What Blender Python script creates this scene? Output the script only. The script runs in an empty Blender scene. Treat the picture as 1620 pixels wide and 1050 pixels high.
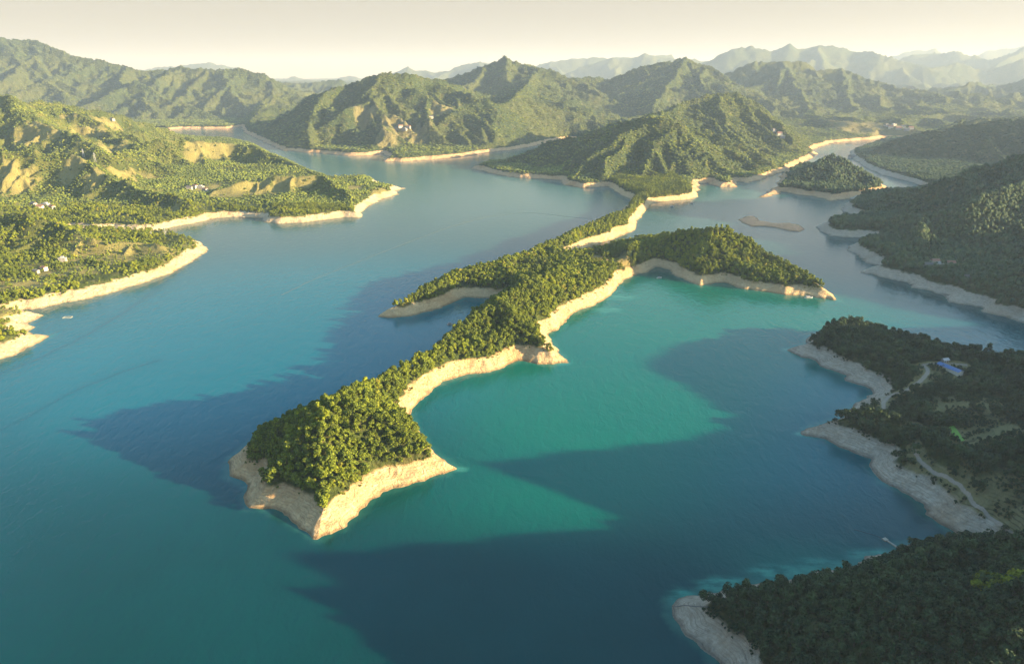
import bpy, math, random
import numpy as np

# ------------------------------------------------------------------ scene, camera, sky, sun, exposure
S = bpy.context.scene
CAM_H, PITCH, FPX = 280.0, math.radians(20.6), 1080.0
cam_d = bpy.data.cameras.new('camera'); cam = bpy.data.objects.new('camera', cam_d); S.collection.objects.link(cam)
cam.location = (0, 0, CAM_H); cam.rotation_euler = (math.pi/2 - PITCH, 0, 0)
cam_d.lens = 24.0; cam_d.sensor_width = 36.0; cam_d.clip_start = 1.0; cam_d.clip_end = 60000.0
S.camera = cam
SUN_EL, SUN_AZ = math.radians(12.4), math.radians(-15.0)      # azimuth from +X, anticlockwise
sd = (math.cos(SUN_EL)*math.cos(SUN_AZ), math.cos(SUN_EL)*math.sin(SUN_AZ), math.sin(SUN_EL))
W = bpy.data.worlds.new('World'); S.world = W; W.use_nodes = True
wn, wl = W.node_tree.nodes, W.node_tree.links
sky = wn.new('ShaderNodeTexSky'); sky.sky_type = 'NISHITA'; sky.sun_disc = False
sky.sun_elevation = SUN_EL; sky.sun_rotation = math.pi/2 - SUN_AZ
sky.air_density = 1.0; sky.dust_density = 1.6; sky.ozone_density = 1.0; sky.altitude = 0
bg = wn['Background']; bg.inputs['Strength'].default_value = 0.09
# pale warm air near the horizon, blue overhead
def wmix(f, a, b, blend='MIX'):
    o = wn.new('ShaderNodeMix'); o.data_type = 'RGBA'; o.blend_type = blend
    for k, v in ((0, f), (6, a), (7, b)):
        if hasattr(v, 'is_output'): wl.new(v, o.inputs[k])
        else: o.inputs[k].default_value = v
    return o.outputs[2]
tc = wn.new('ShaderNodeTexCoord'); sx = wn.new('ShaderNodeSeparateXYZ'); wl.new(tc.outputs['Generated'], sx.inputs[0])
mr = wn.new('ShaderNodeMapRange'); mr.interpolation_type = 'SMOOTHSTEP'; wl.new(sx.outputs[2], mr.inputs[0])
for k, v in ((1, .14), (2, .40), (3, .0), (4, 1.0)): mr.inputs[k].default_value = v
low = wmix(.94, sky.outputs[0], (1.3, 1.1, .84, 1)); high = wmix(1.0, sky.outputs[0], (.68, 1.0, 1.18, 1), 'MULTIPLY')
wl.new(wmix(mr.outputs[0], low, high), bg.inputs['Color'])
sun_d = bpy.data.lights.new('sun', 'SUN'); sun = bpy.data.objects.new('sun', sun_d); S.collection.objects.link(sun)
sun_d.energy = 5.0; sun_d.angle = math.radians(0.5); sun_d.color = (1.0, 0.80, 0.50)
from mathutils import Vector
sun.rotation_euler = Vector(sd).to_track_quat('Z', 'Y').to_euler(); sun.location = (800, -200, 500)
S.view_settings.view_transform = 'Standard'; S.view_settings.look = 'None'
S.view_settings.exposure = 2.24; S.view_settings.gamma = 1.0; S.view_settings.use_curve_mapping = False
S.render.engine = 'CYCLES'
S.cycles.use_denoising = True; S.cycles.denoiser = 'OPENIMAGEDENOISE'
S.cycles.max_bounces = 6; S.cycles.diffuse_bounces = 2; S.cycles.glossy_bounces = 2
S.cycles.transmission_bounces = 2; S.cycles.volume_bounces = 1; S.cycles.transparent_max_bounces = 8
S.cycles.use_adaptive_sampling = False
HAZE_DENSITY = 0.63e-4

rng = np.random.default_rng(7); random.seed(7)

# ------------------------------------------------------------------ helpers
CP, SP = math.cos(PITCH), math.sin(PITCH)
def ray(px, py):
    u, v = (px-810)/FPX, (525-py)/FPX
    return u, CP+v*SP, -SP+v*CP
def ground(px, py, z=0.0):                    # where a line of sight meets the level z
    dx, dy, dz = ray(px, py); t = (z-CAM_H)/dz
    return dx*t, dy*t
def crest(px, py, q, tree=7.0):               # q < 200: ground height, q >= 200: distance
    dx, dy, dz = ray(px, py)
    if q < 200:
        x, y = ground(px, py, q+tree); return (x, y, q)
    t = q/dy
    return (dx*t, q, CAM_H+dz*t-tree)
def Wp(x, y): return ('w', x, y)
def poly(pts):
    out = []
    for p in pts:
        out.append((p[1], p[2]) if p[0] == 'w' else ground(p[0], p[1]))
    return np.array(out, float)
def line(pts):
    out = []
    for p in pts:
        out.append(p[1:] if p[0] == 'w' else crest(*p))
    return np.array(out, float)

_perm = np.random.default_rng(3).permutation(512)
_perm = np.concatenate([_perm, _perm]); _ang = np.random.default_rng(4).random(512)*2*np.pi
_gx, _gy = np.cos(_ang), np.sin(_ang)
def noise(x, y, seed=0):
    x = x+seed*17.13; y = y-seed*9.71
    xi, yi = np.floor(x).astype(np.int64), np.floor(y).astype(np.int64)
    xf, yf = x-xi, y-yi
    u, v = xf*xf*xf*(xf*(xf*6-15)+10), yf*yf*yf*(yf*(yf*6-15)+10)
    def g(ix, iy, fx, fy):
        h = _perm[(_perm[ix & 511] + iy) & 511]
        return _gx[h]*fx+_gy[h]*fy
    a, b = g(xi, yi, xf, yf), g(xi+1, yi, xf-1, yf)
    c, d = g(xi, yi+1, xf, yf-1), g(xi+1, yi+1, xf-1, yf-1)
    return 1.5*((a+(b-a)*u)*(1-v)+(c+(d-c)*u)*v)
def fbm(x, y, s, octs=4, seed=0, gain=0.5):
    r = 0; a = 1; f = 1.0/s
    for o in range(octs):
        r = r+a*noise(x*f, y*f, seed+o*3); a *= gain; f *= 2.03
    return r
def smooth(e0, e1, x):
    t = np.clip((x-e0)/(e1-e0), 0, 1); return t*t*(3-2*t)

def signed_dist(P, X, Y):
    """distance to the closed outline P, positive inside"""
    n = len(P); d2 = np.full(X.shape, 1e18); ins = np.zeros(X.shape, bool)
    for i in range(n):
        ax, ay = P[i]; bx, by = P[(i+1) % n]
        ex, ey = bx-ax, by-ay
        t = np.clip(((X-ax)*ex+(Y-ay)*ey)/(ex*ex+ey*ey+1e-9), 0, 1)
        d2 = np.minimum(d2, (X-ax-t*ex)**2+(Y-ay-t*ey)**2)
        if ay != by:
            c = ((ay > Y) != (by > Y)) & (X < ex*(Y-ay)/(by-ay)+ax)
            ins ^= c
    d = np.sqrt(d2)
    return np.where(ins, d, -d)

def spurs(L, R, gap, fall, level=1, side0=None):
    """side ridges that leave the polyline L alternately left and right and run down to the foot"""
    out = []
    seg = np.hypot(*(L[1:, :2]-L[:-1, :2]).T); cum = np.concatenate([[0], np.cumsum(seg)])
    tot = cum[-1]; s = gap*R.uniform(.2, .6); sgn = R.choice([-1, 1])
    while s < tot:
        i = min(np.searchsorted(cum, s)-1, len(seg)-1); i = max(i, 0)
        t = (s-cum[i])/max(seg[i], 1e-6)
        p = L[i]*(1-t)+L[i+1]*t
        d = (L[i+1]-L[i])[:2]/max(seg[i], 1e-6)
        for sg in ((-1, 1) if level == 1 else (sgn,)):
            a = sg*math.radians(R.uniform(62, 108) if level == 1 else R.uniform(40, 70))
            dd = np.array([d[0]*math.cos(a)-d[1]*math.sin(a), d[0]*math.sin(a)+d[1]*math.cos(a)])
            z0 = p[2]*R.uniform(.9, .985); f = fall*R.uniform(.8, 1.25)
            q = np.array([p[0], p[1], z0]); pts = [q.copy()]; step = max(z0/f/7, 6)
            while q[2] > 4 and len(pts) < 11:
                th = R.normal(0, .22)
                dd = np.array([dd[0]*math.cos(th)-dd[1]*math.sin(th), dd[0]*math.sin(th)+dd[1]*math.cos(th)])
                drop = step*f*R.uniform(.45, 1.5)
                q = q+np.array([dd[0]*step, dd[1]*step, -drop]); pts.append(q.copy())
            out.append(np.array(pts))
        sgn = -sgn
        s += gap*R.uniform(.65, 1.35)
    return out

class Land:
    def __init__(s, name, outline, ridges, A, Yr, k=.6, gap=120, fall=.42, gap2=0, bank=(.62, .8), base=18, beach=14,
                 wob=(5, 2), warp=12, rough=2.0, fan=True, seed=1, floor=None, nospur=(), push=1, steep=None, gully=(0, 100)):
        s.gully = gully
        s.steep = steep
        s.name, s.fan, s.A, s.Y = name, fan, A, Yr
        s.P = poly(outline); s.beach = beach
        R = np.random.default_rng(seed); s.seed = seed
        main = [line(r) for r in ridges]; s.segs = []
        allr = []
        if push != 1:
            for L in main: L[:, :2] *= push; L[:, 2] = CAM_H+(L[:, 2]-CAM_H)*push
        for n, L in enumerate(main):
            allr.append((L, k))
            if n in nospur: continue
            sp = spurs(L, R, gap, fall)
            for q in sp:
                allr.append((q, k*1.18))
                if gap2:
                    for w in spurs(q, R, gap2, fall*1.25, 2): allr.append((w, k*1.3))
        for L, kk in allr:
            for i in range(len(L)-1): s.segs.append((L[i], L[i+1], kk))
        s.par = dict(bank=bank, base=base, wob=wob, warp=warp, rough=rough)
        s.floor = floor
        if fan:
            AA, YY = np.meshgrid(A, Yr); XX = AA*YY
        else:
            XX, YY = np.meshgrid(A, Yr)
        s.X, s.YY = XX, YY
        s.H = s.height(XX, YY)
    def height(s, X, Y):
        p = s.par; w = p['warp']; sd0 = s.seed
        ds = signed_dist(s.P, X, Y)
        s.ds_raw = ds
        ds = ds+p['wob'][0]*fbm(X, Y, 45, 3, sd0)+p['wob'][1]*(1-2*np.abs(noise(X/13, Y/13, sd0+5)))
        if s.steep is not None: ds = np.where(ds > 0, ds*s.steep(X, Y), ds)
        Xw = X+w*fbm(X, Y, w*9, 3, sd0+11); Yw = Y+w*fbm(X, Y, w*9, 3, sd0+23)
        h = np.full(X.shape, -50.0)
        for a, b, kk in s.segs:
            zm = max(a[2], b[2]); r = (zm+5)/kk
            x0, x1 = min(a[0], b[0])-r-w, max(a[0], b[0])+r+w
            y0, y1 = min(a[1], b[1])-r-w, max(a[1], b[1])+r+w
            i0, i1 = np.searchsorted(s.Y, [y0, y1])
            if i1 <= i0: continue
            if s.fan:
                yy = s.Y[i0:i1]; c = [x0/yy[0], x0/yy[-1], x1/yy[0], x1/yy[-1]]
                j0, j1 = np.searchsorted(s.A, [min(c), max(c)])
            else: j0, j1 = np.searchsorted(s.A, [x0, x1])
            if j1 <= j0: continue
            xs, ys = Xw[i0:i1, j0:j1], Yw[i0:i1, j0:j1]
            ex, ey = b[0]-a[0], b[1]-a[1]
            t = np.clip(((xs-a[0])*ex+(ys-a[1])*ey)/(ex*ex+ey*ey+1e-9), 0, 1)
            d = np.hypot(xs-a[0]-t*ex, ys-a[1]-t*ey)
            v = a[2]+(b[2]-a[2])*t-kk*d*(1-.12*np.clip(d/300, 0, 1))
            h[i0:i1, j0:j1] = np.maximum(h[i0:i1, j0:j1], v)
        if s.gully[0]:
            gs = s.gully[1]; r1 = 1-2.2*np.abs(fbm(X+.3*gs*noise(X/gs, Y/gs, 51), Y+.3*gs*noise(X/gs, Y/gs, 52), gs, 4, 53, .5))
            h = h+s.gully[0]*np.clip(r1, -1.2, 1)*smooth(8, 60, h)
        far = np.clip(Y/1500, .6, 3)
        h = h+p['rough']*fbm(X, Y, 30*1.0, 4, sd0+31)*far
        base = p['base']+p['base']*.28*fbm(X, Y, 90, 3, sd0+41)
        if s.floor is not None: base = s.floor(X, Y, base)
        m = np.maximum(h, base)+2.2*np.exp(-np.abs(h-base)/5)
        b1, b2 = p['bank']; bd = s.beach/b1
        bank = np.where(ds < bd, ds*b1, s.beach+(ds-bd)*b2)
        kx = 3.0                                                # smooth minimum
        hh = np.clip(.5+.5*(bank-m)/(2*kx), 0, 1)
        r = bank*(1-hh)+m*hh-2*kx*hh*(1-hh)*.5
        r = np.where(ds < 0, ds*.55, r)
        return np.maximum(r, -6.0)
    def sample(s, x, y, F=None):
        F = s.H if F is None else F
        i = np.interp(y, s.Y, np.arange(len(s.Y)))
        j = np.interp(x/y if s.fan else x, s.A, np.arange(len(s.A)))
        i0 = np.clip(i.astype(int), 0, len(s.Y)-2); j0 = np.clip(j.astype(int), 0, len(s.A)-2)
        fi, fj = i-i0, j-j0
        return (F[i0, j0]*(1-fi)*(1-fj)+F[i0+1, j0]*fi*(1-fj)+F[i0, j0+1]*(1-fi)*fj+F[i0+1, j0+1]*fi*fj)
    def build(s, mat, label, bare=None):
        ny, nx = s.H.shape
        idx = np.arange(ny*nx).reshape(ny, nx)
        q = np.stack([idx[:-1, :-1], idx[:-1, 1:], idx[1:, 1:], idx[1:, :-1]], -1).reshape(-1, 4)
        keep = (s.H.ravel()[q] > -5.9).any(1); q = q[keep]
        used = np.unique(q); rem = np.full(ny*nx, -1); rem[used] = np.arange(len(used)); q = rem[q]
        co = np.stack([s.X.ravel()[used], s.YY.ravel()[used], s.H.ravel()[used]], -1)
        o = mesh_np(s.name, co, q, mat, smooth_=True)
        at = o.data.attributes.new('bare', 'FLOAT', 'POINT')
        s.B = np.zeros_like(s.H) if bare is None else bare(s.X, s.YY)
        at.data.foreach_set('value', s.B.ravel()[used].astype(np.float32))
        o['kind'] = 'structure'; o['label'] = label
        return o

def mesh_np(name, co, q, mat, smooth_=False):
    me = bpy.data.meshes.new(name); n = q.shape[1]
    me.vertices.add(len(co)); me.vertices.foreach_set('co', np.asarray(co, np.float32).ravel())
    me.loops.add(q.size); me.loops.foreach_set('vertex_index', q.astype(np.int32).ravel())
    me.polygons.add(len(q)); me.polygons.foreach_set('loop_start', np.arange(0, q.size, n, dtype=np.int32))
    if smooth_: me.polygons.foreach_set('use_smooth', np.ones(len(q), bool))
    me.update(calc_edges=True); me.materials.append(mat)
    o = bpy.data.objects.new(name, me); S.collection.objects.link(o); return o

# ------------------------------------------------------------------ materials
class NT:
    def __init__(s, name):
        s.m = bpy.data.materials.new(name); s.m.use_nodes = True
        s.n, s.l = s.m.node_tree.nodes, s.m.node_tree.links
        s.b = s.n['Principled BSDF']
    def new(s, t, **k):
        o = s.n.new(t)
        for a, v in k.items(): setattr(o, a, v)
        return o
    def put(s, sock, v):
        if hasattr(v, 'is_output'): s.l.new(v, sock)
        elif isinstance(v, (tuple, list)) and len(v) == 3 and sock.type == 'RGBA': sock.default_value = (*v, 1)
        else: sock.default_value = v
    def math(s, op, a, b=0.0, clamp=False):
        o = s.new('ShaderNodeMath', operation=op, use_clamp=clamp); s.put(o.inputs[0], a); s.put(o.inputs[1], b); return o.outputs[0]
    def mix(s, f, a, b, blend='MIX'):
        o = s.new('ShaderNodeMix', data_type='RGBA', blend_type=blend)
        s.put(o.inputs[0], f); s.put(o.inputs[6], a); s.put(o.inputs[7], b); return o.outputs[2]
    def rng(s, v, a, b, c=0.0, d=1.0, kind='SMOOTHSTEP'):
        o = s.new('ShaderNodeMapRange', interpolation_type=kind)
        for i, x in enumerate((v, a, b, c, d)): s.put(o.inputs[i], x)
        return o.outputs[0]
    def pos(s):
        if not hasattr(s, '_p'):
            s._p = s.new('ShaderNodeNewGeometry').outputs['Position']
            x = s.new('ShaderNodeSeparateXYZ'); s.l.new(s._p, x.inputs[0]); s.xyz = x.outputs
        return s._p
    def scaled(s, v):
        o = s.new('ShaderNodeVectorMath', operation='MULTIPLY'); s.l.new(s.pos(), o.inputs[0]); o.inputs[1].default_value = v; return o.outputs[0]
    def noise(s, size, det=4, rough=.55, vec=None, dist=0.0):
        o = s.new('ShaderNodeTexNoise'); s.put(o.inputs['Vector'], vec if vec is not None else s.pos())
        o.inputs['Scale'].default_value = 1.0/size; o.inputs['Detail'].default_value = det
        o.inputs['Roughness'].default_value = rough; o.inputs['Distortion'].default_value = dist
        return o.outputs['Fac']
    def attr(s, name): return s.new('ShaderNodeAttribute', attribute_name=name).outputs['Fac']
    def bump(s, h, dist, strength=1.0):
        o = s.new('ShaderNodeBump'); s.put(o.inputs['Height'], h); o.inputs['Distance'].default_value = dist
        o.inputs['Strength'].default_value = strength; s.l.new(o.outputs[0], s.b.inputs['Normal']); return o

def land_material(name, g1, g2, dry, rock1, rock2, beach=10.0, far=False):
    t = NT(name); t.pos(); z = t.xyz[2]
    big, mid, fine = t.noise(160 if not far else 420, 5), t.noise(22, 5, .6), t.noise(2.6, 4, .65)
    strat = t.noise(1.0, 6, .7, t.scaled((.10, .10, .9)), 1.0)
    gull = t.noise(5, 5, .65, t.scaled((1, 1, .22)), 1.5)
    green = t.mix(t.rng(big, .4, .62), g1, g2)
    green = t.mix(t.rng(mid, .5, .72, 0, .6), green, dry)
    green = t.mix(t.rng(fine, .35, .7, 0, .5), green, tuple(c*.45 for c in g1))
    bare = t.attr('bare')
    green = t.mix(t.rng(t.math('ADD', bare, t.math('MULTIPLY', t.math('SUBTRACT', mid, .5), .9)), .35, .65), green, t.mix(fine, dry, tuple(min(1, c*1.35) for c in dry)))
    ter = t.math('FRACT', t.math('ADD', t.math('MULTIPLY', z, .55), t.math('MULTIPLY', t.noise(40, 3), 3.0)))
    green = t.mix(t.math('MULTIPLY', t.math('MULTIPLY', t.rng(bare, .3, .7), t.rng(ter, .6, .95)), t.rng(t.noise(17, 3), .42, .6, 0, .6)), green, tuple(c*.4 for c in g1))
    rock = t.mix(t.rng(strat, .35, .68), rock1, rock2)
    rock = t.mix(t.rng(gull, .55, .8, 0, .55), rock, tuple(c*.55 for c in rock1))
    rock = t.mix(t.rng(fine, .4, .75, 0, .45), rock, tuple(min(.8, c*1.3) for c in rock2))
    rock = t.mix(t.rng(t.noise(70, 3), .5, .7, 0, .55), rock, (rock1[0]*.95, rock1[1]*.78, rock1[2]*.62))
    lines = t.math('FRACT', t.math('ADD', t.math('MULTIPLY', z, .8), t.math('MULTIPLY', t.noise(14, 3), .8)))
    rock = t.mix(t.math('MULTIPLY', t.rng(lines, .7, .85), t.rng(t.noise(9, 3), .4, .6, .1, .45)), rock, tuple(c*.6 for c in rock1))
    wet = t.rng(z, .2, 2.2, .5, 1.0)
    rock = t.mix(1.0, rock, wet, 'MULTIPLY')
    zz = t.math('ADD', z, t.math('MULTIPLY', t.math('SUBTRACT', mid, .5), 9.0))
    m = t.rng(zz, beach-1.2, beach+1.2)
    t.put(t.b.inputs['Base Color'], t.mix(m, rock, green))
    t.b.inputs['Roughness'].default_value = .95; t.b.inputs['Specular IOR Level'].default_value = .15
    hh = t.math('ADD', t.math('MULTIPLY', gull, 2.2), t.math('ADD', t.math('MULTIPLY', strat, .7), t.math('MULTIPLY', fine, .5)))
    if far: hh = t.math('ADD', hh, t.math('MULTIPLY', t.noise(12, 4, .7), 6.0))
    t.bump(hh, 2.2)
    return t.m

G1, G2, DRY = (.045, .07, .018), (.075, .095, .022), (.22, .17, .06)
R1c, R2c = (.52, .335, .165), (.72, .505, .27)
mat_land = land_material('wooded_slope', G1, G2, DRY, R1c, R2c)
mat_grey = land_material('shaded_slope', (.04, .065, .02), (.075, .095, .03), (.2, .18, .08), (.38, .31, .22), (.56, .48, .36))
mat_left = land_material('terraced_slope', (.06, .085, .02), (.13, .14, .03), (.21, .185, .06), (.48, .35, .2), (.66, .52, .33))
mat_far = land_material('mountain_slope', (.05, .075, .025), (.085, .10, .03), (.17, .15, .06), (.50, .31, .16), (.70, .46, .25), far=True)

# ------------------------------------------------------------------ land
def geo(a, b, r): return np.exp(np.arange(math.log(a), math.log(b), r))
def hit(land, px, py, lift=0.0):
    """where the line of sight through a point of the photograph meets the land"""
    dx, dy, dz = ray(px, py); t = np.exp(np.linspace(math.log(180), math.log(16000), 5000))
    x, y, z = dx*t, dy*t, CAM_H+dz*t; zl = land.sample(x, y)
    q = x/np.maximum(y, 1) if land.fan else x
    zl = np.where((y < land.Y[0]) | (y > land.Y[-1]) | (q < land.A[0]) | (q > land.A[-1]), -10, zl)
    i = int(np.argmax(z < np.maximum(zl, 0)+.01))
    return float(x[i]), float(y[i]), max(float(zl[i]), 0)+lift
def blobs(lst, land=None):
    """clearings: (px, py, height, radius across, radius along)"""
    c = [(*(ground(x, y, z) if land is None else hit(land, x, y)[:2]), rx, ry) for x, y, z, rx, ry in lst]
    def f(X, Y):
        b = np.zeros_like(X)
        for x, y, rx, ry in c: b = np.maximum(b, np.exp(-(((X-x)/rx)**2+((Y-y)/ry)**2)))
        return b
    return f

PEN = [(503,851),(540,833),(580,797),(605,777),(650,764),(690,752),(722,742),(700,727),(675,708),(658,685),(649,662),(648,648),(660,633),
 (673,620),(700,603),(740,593),(775,586),(800,579),(820,570),(832,570),(850,575),(875,577),(897,573),(885,560),(872,543),(866,530),(870,524),(883,522),
 (903,500),(913,492),(940,483),(957,473),(973,460),(978,453),(985,443),(1000,437),(1020,431),(1040,423),(1060,428),(1073,438),(1107,452),(1123,450),(1147,447),
 (1177,457),(1213,462),(1243,467),(1263,467),(1293,471),(1327,476),(1300,456),(1260,436),(1210,416),(1160,404),(1100,393),(1040,384),(1005,386),(975,393),
 (935,402),(905,409),(893,411),(905,403),(933,391),(970,379),(1003,364),(1008,350),(1022,331),(1035,321),(1060,318),(1090,316),(1104,311),(1100,303),
 Wp(480,2000), Wp(330,2080), Wp(250,1900), (1000,318),(988,327),(980,345),(950,354),(920,369),(880,386),(850,401),(820,416),(770,430),(720,443),(680,459),
 (640,480),(601,500),(625,502),(650,499),(693,488),(727,474),(736,470),(790,471),(775,483),(752,500),(730,525),(700,555),(660,585),(620,610),(570,635),(520,650),
 (470,665),(430,685),(395,702),(366,727),(362,753),(380,762),(393,766),(392,780),(398,801),(430,806),(452,815),(473,828)]
PEN_R = [[(503,838,3),(516,797,12),(505,722,410),(512,660,440),(535,625,468),(585,586,545),(645,556,600),(712,521,662),(790,474,735),(835,440,815),(898,420,900),
          (935,430,14),(960,420,13),(985,402,18),(1030,368,1030),(1090,352,1040),(1150,361,1035),(1200,386,1010),(1250,422,965),(1295,456,6)],
         [(430,690,28),(470,655,455),(535,625,468)],
         [(535,625,468),(600,652,40),(645,676,31),(684,712,15),(712,738,5)],
         [(790,474,735),(845,520,30),(880,556,7)],
         [(835,440,815),(900,450,28),(950,450,16)],
         [(620,492,6),(655,470,12),(720,432,22),(790,411,950),(845,392,1060),(880,374,1130),(950,341,1300),(985,334,1400),(1000,320,1600),(1060,305,1780)],
         [(790,411,950),(815,430,26),(835,440,815)]]
def pen_bare():
    f = blobs([(965,412,16,40,26),(945,402,18,22,16),(830,418,20,30,12)])
    return f
A_p = np.arange(-.56, .72, .0016); Y_p = geo(345, 2150, .0022)
peninsula = Land('peninsula', PEN, PEN_R, A_p, Y_p, k=.66, gap=38, fall=.5, bank=(.66, .9), base=16, beach=10, wob=(3.5, 1.6), warp=5, rough=1.3, seed=2, gully=(4.5, 48), steep=lambda X, Y: 1+blobs([(672,690,4,26,34)])(X, Y)*1.3+blobs([(612,610,8,34,34),(650,580,8,30,34),(700,545,8,34,40),(750,520,8,30,40)])(X, Y)*.7-blobs([(905,402,8,26,40),(940,390,8,30,60),(985,372,8,30,90)])(X, Y)*.42)
peninsula.build(mat_land, 'long wooded peninsula with bare tan banks winding across the reservoir', pen_bare())

# near right shore and the ridge beyond the frame that shades it
NEAR = [(1243,554),(1262,549),(1277,545),(1275,536),(1290,527),(1340,522),(1400,538),(1450,553),(1500,566),(1560,574),(1620,580),Wp(640,690),Wp(860,800),Wp(1150,860),
 Wp(1150,-200),Wp(120,-200),Wp(90,120),(1160,1110),(1144,1050),(1103,1014),(1081,995),(1066,973),(1063,958),(1070,949),(1088,944),(1125,939),(1160,933),(1200,926),(1250,918),
 (1300,906),(1340,896),(1363,888),(1368,880),(1395,876),(1415,872),(1422,865),(1450,861),(1478,862),(1500,861),(1530,860),(1545,862),(1540,854),(1515,845),(1497,833),(1467,812),(1460,797),(1434,781),
 (1396,762),(1379,738),(1383,725),(1360,716),(1337,708),(1307,693),(1270,687),(1281,677),(1310,669),(1335,660),(1345,648),(1365,635),(1385,622),(1380,614),(1340,602),(1337,593),(1303,580),(1290,568),(1267,563)]
E_R = [('w',400,20,88),('w',445,130,108),('w',481,186,140),('w',520,216,106),('w',548,234,91),('w',575,260,112),('w',604,287,142),('w',669,391,105),('w',729,488,134),('w',777,580,134),('w',820,630,102),('w',930,700,58)]
NEAR_R = [E_R, [(1262,553,3),(1310,524,19),(1370,513,27),(1400,533,22),(1450,550,19),(1520,560,19),(1620,566,20),(1720,560,30)],
 [(1345,650,17),(1400,660,23),(1480,690,28),(1560,715,33),(1640,745,40),('w',430,400,70),('w',669,391,98)],
 [(1640,640,24),(1700,600,40),('w',600,520,70),('w',729,488,128)],
 [(1100,965,9),(1150,945,17),(1300,925,25),(1411,893,31),(1486,868,35),(1560,852,40),('w',300,330,66),('w',545,232,82)],
 [(1150,985,14),(1250,990,28),(1420,985,45),(1600,960,66),('w',360,215,96),('w',481,186,132)],
 [(1200,1060,22),(1350,1060,40),('w',200,140,62),('w',400,100,100)]]
X_n = np.concatenate([np.arange(75, 460, 1.5), np.arange(460, 1180, 6)]); Y_n = np.concatenate([np.arange(-210, 130, 6), np.arange(130, 860, 1.8)])
near = Land('near_shore', NEAR, NEAR_R, X_n, Y_n, k=.62, gap=45, fall=.5, bank=(.62, .75), base=16, beach=10, wob=(3.0, 1.8), warp=6, rough=1.2, seed=5, gully=(2.5, 55), fan=False, nospur=(0, 2))

ROADS = [([(1460,577),(1467,583),(1468,590),(1457,603),(1446,609),(1436,617),(1424,621),(1413,623),(1404,629),(1397,637),(1398,646),(1402,656)], 3.4),
         ([(1460,577),(1480,575),(1505,575),(1530,578)], 2.6), ([(1442,670),(1452,671),(1461,676),(1468,683)], 3.2),
         ([(1447,700),(1444,712),(1452,727),(1468,740),(1486,751),(1504,759),(1519,768),(1528,779),(1534,790),(1545,802),(1560,812),(1580,828),(1600,845)], 2.2),
         ([(1560,600),(1590,612),(1625,620)], 2.4)]
road_w = []
for pts, w in ROADS:
    P3 = np.array([hit(near, *p) for p in pts]); t_ = np.linspace(0, len(P3)-1, len(P3)*7)
    P3 = np.stack([np.interp(t_, np.arange(len(P3)), P3[:, k]) for k in range(3)], 1)
    for _ in range(5): P3[1:-1] = (P3[:-2]+2*P3[1:-1]+P3[2:])/4
    road_w.append((P3, w))
_nb = blobs([(1462,590,20,12,22),(1520,640,24,35,27),(1585,680,28,30,24),(1540,700,22,22,16),(1560,790,14,22,22),(1510,790,10,24,22),(1440,760,10,11,14),(1560,640,26,19,30),(1423,543,22,19,8),(1500,588,18,16,14),(1600,830,14,22,16),(1510,687,26,9,12),(1495,640,0,22,19),(1560,690,0,40,22)], near)
def near_bare(X, Y):
    b = _nb(X, Y)
    for P3, w in road_w:
        for p in P3[::2]: b = np.maximum(b, np.exp(-((X-p[0])**2+(Y-p[1])**2)/(6.5*6.5)))
    return b
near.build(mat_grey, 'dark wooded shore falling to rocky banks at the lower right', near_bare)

# left shore
LEFT = [(0,568),(47,549),(82,530),(60,531),(38,527),(52,518),(40,512),(66,500),(45,496),(28,494),(40,490),(67,487),(97,480),(130,475),(160,468),(200,455),(235,445),(267,433),(290,420),(313,407),(330,394),
 (312,382),(290,376),(260,371),(200,368),(150,367),(112,363),(125,366),(143,366),(170,365),(213,368),(257,364),(287,357),(300,355),(333,347),(360,344),(383,344),(413,346),(418,352),(440,354),(477,353),(498,350),(520,347),(545,344),(572,345),
 (573,333),(590,322),(603,315),(632,308),(622,303),(642,298),(620,298),(600,296),(596,288),(580,281),(560,286),(535,288),(500,277),(470,262),(440,250),(415,236),(380,228),(330,225),(285,220),(200,212),Wp(-2200,3300),Wp(-4200,3600),Wp(-4200,300),Wp(-700,420)]
LEFT_R = [[(-400,120,2200),(-150,132,2250),(-60,140,2300),(0,144,2400),(33,153,2450),(100,165,2550),(200,184,2700),(283,208,2900)],
 [(100,260,1950),(180,245,2050),(227,232,2100),(253,219,2150),(300,222,2200),(360,227,2250),(395,225,2250),(433,242,2150),(477,262,2050),(515,276,1950)],
 [(-300,200,1750),(-40,232,1750),(0,233,1750),(40,233,1750),(85,238,1750),(127,250,1720),(165,272,1640),(215,293,1550),(267,303,1500),(310,322,1400)],
 [(330,300,1620),(367,288,1650),(417,279,1700),(467,276,1700),(510,278,1680),(545,295,1600),(568,313,1500)],
 [(-300,300,1250),(-40,335,1200),(0,334,1180),(50,340,1150),(95,358,1100),(150,373,1080),(220,378,1080),(280,385,1050)],
 [(-300,420,900),(-150,440,880),(-60,480,20)],
 [(0,144,2400),(60,190,2150),(120,215,2000),(165,238,1900)],
 [(227,232,2100),(150,200,2400),(100,165,2550)]]
def left_floor(X, Y, base):
    t = smooth(1600, 2300, Y); return base+t*14
A_l = np.concatenate([np.linspace(-1.5, -.86, 60)[:-1], np.arange(-.86, -.12, .0016)]); Y_l = geo(560, 3500, .0023)
left = Land('left_shore', LEFT, LEFT_R, A_l, Y_l, k=.82, gap=66, fall=.4, gap2=60, bank=(.55, .6), base=14, beach=9.5, wob=(5, 2.5), warp=14, rough=1.6, seed=9, gully=(9, 100), floor=left_floor)
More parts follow.
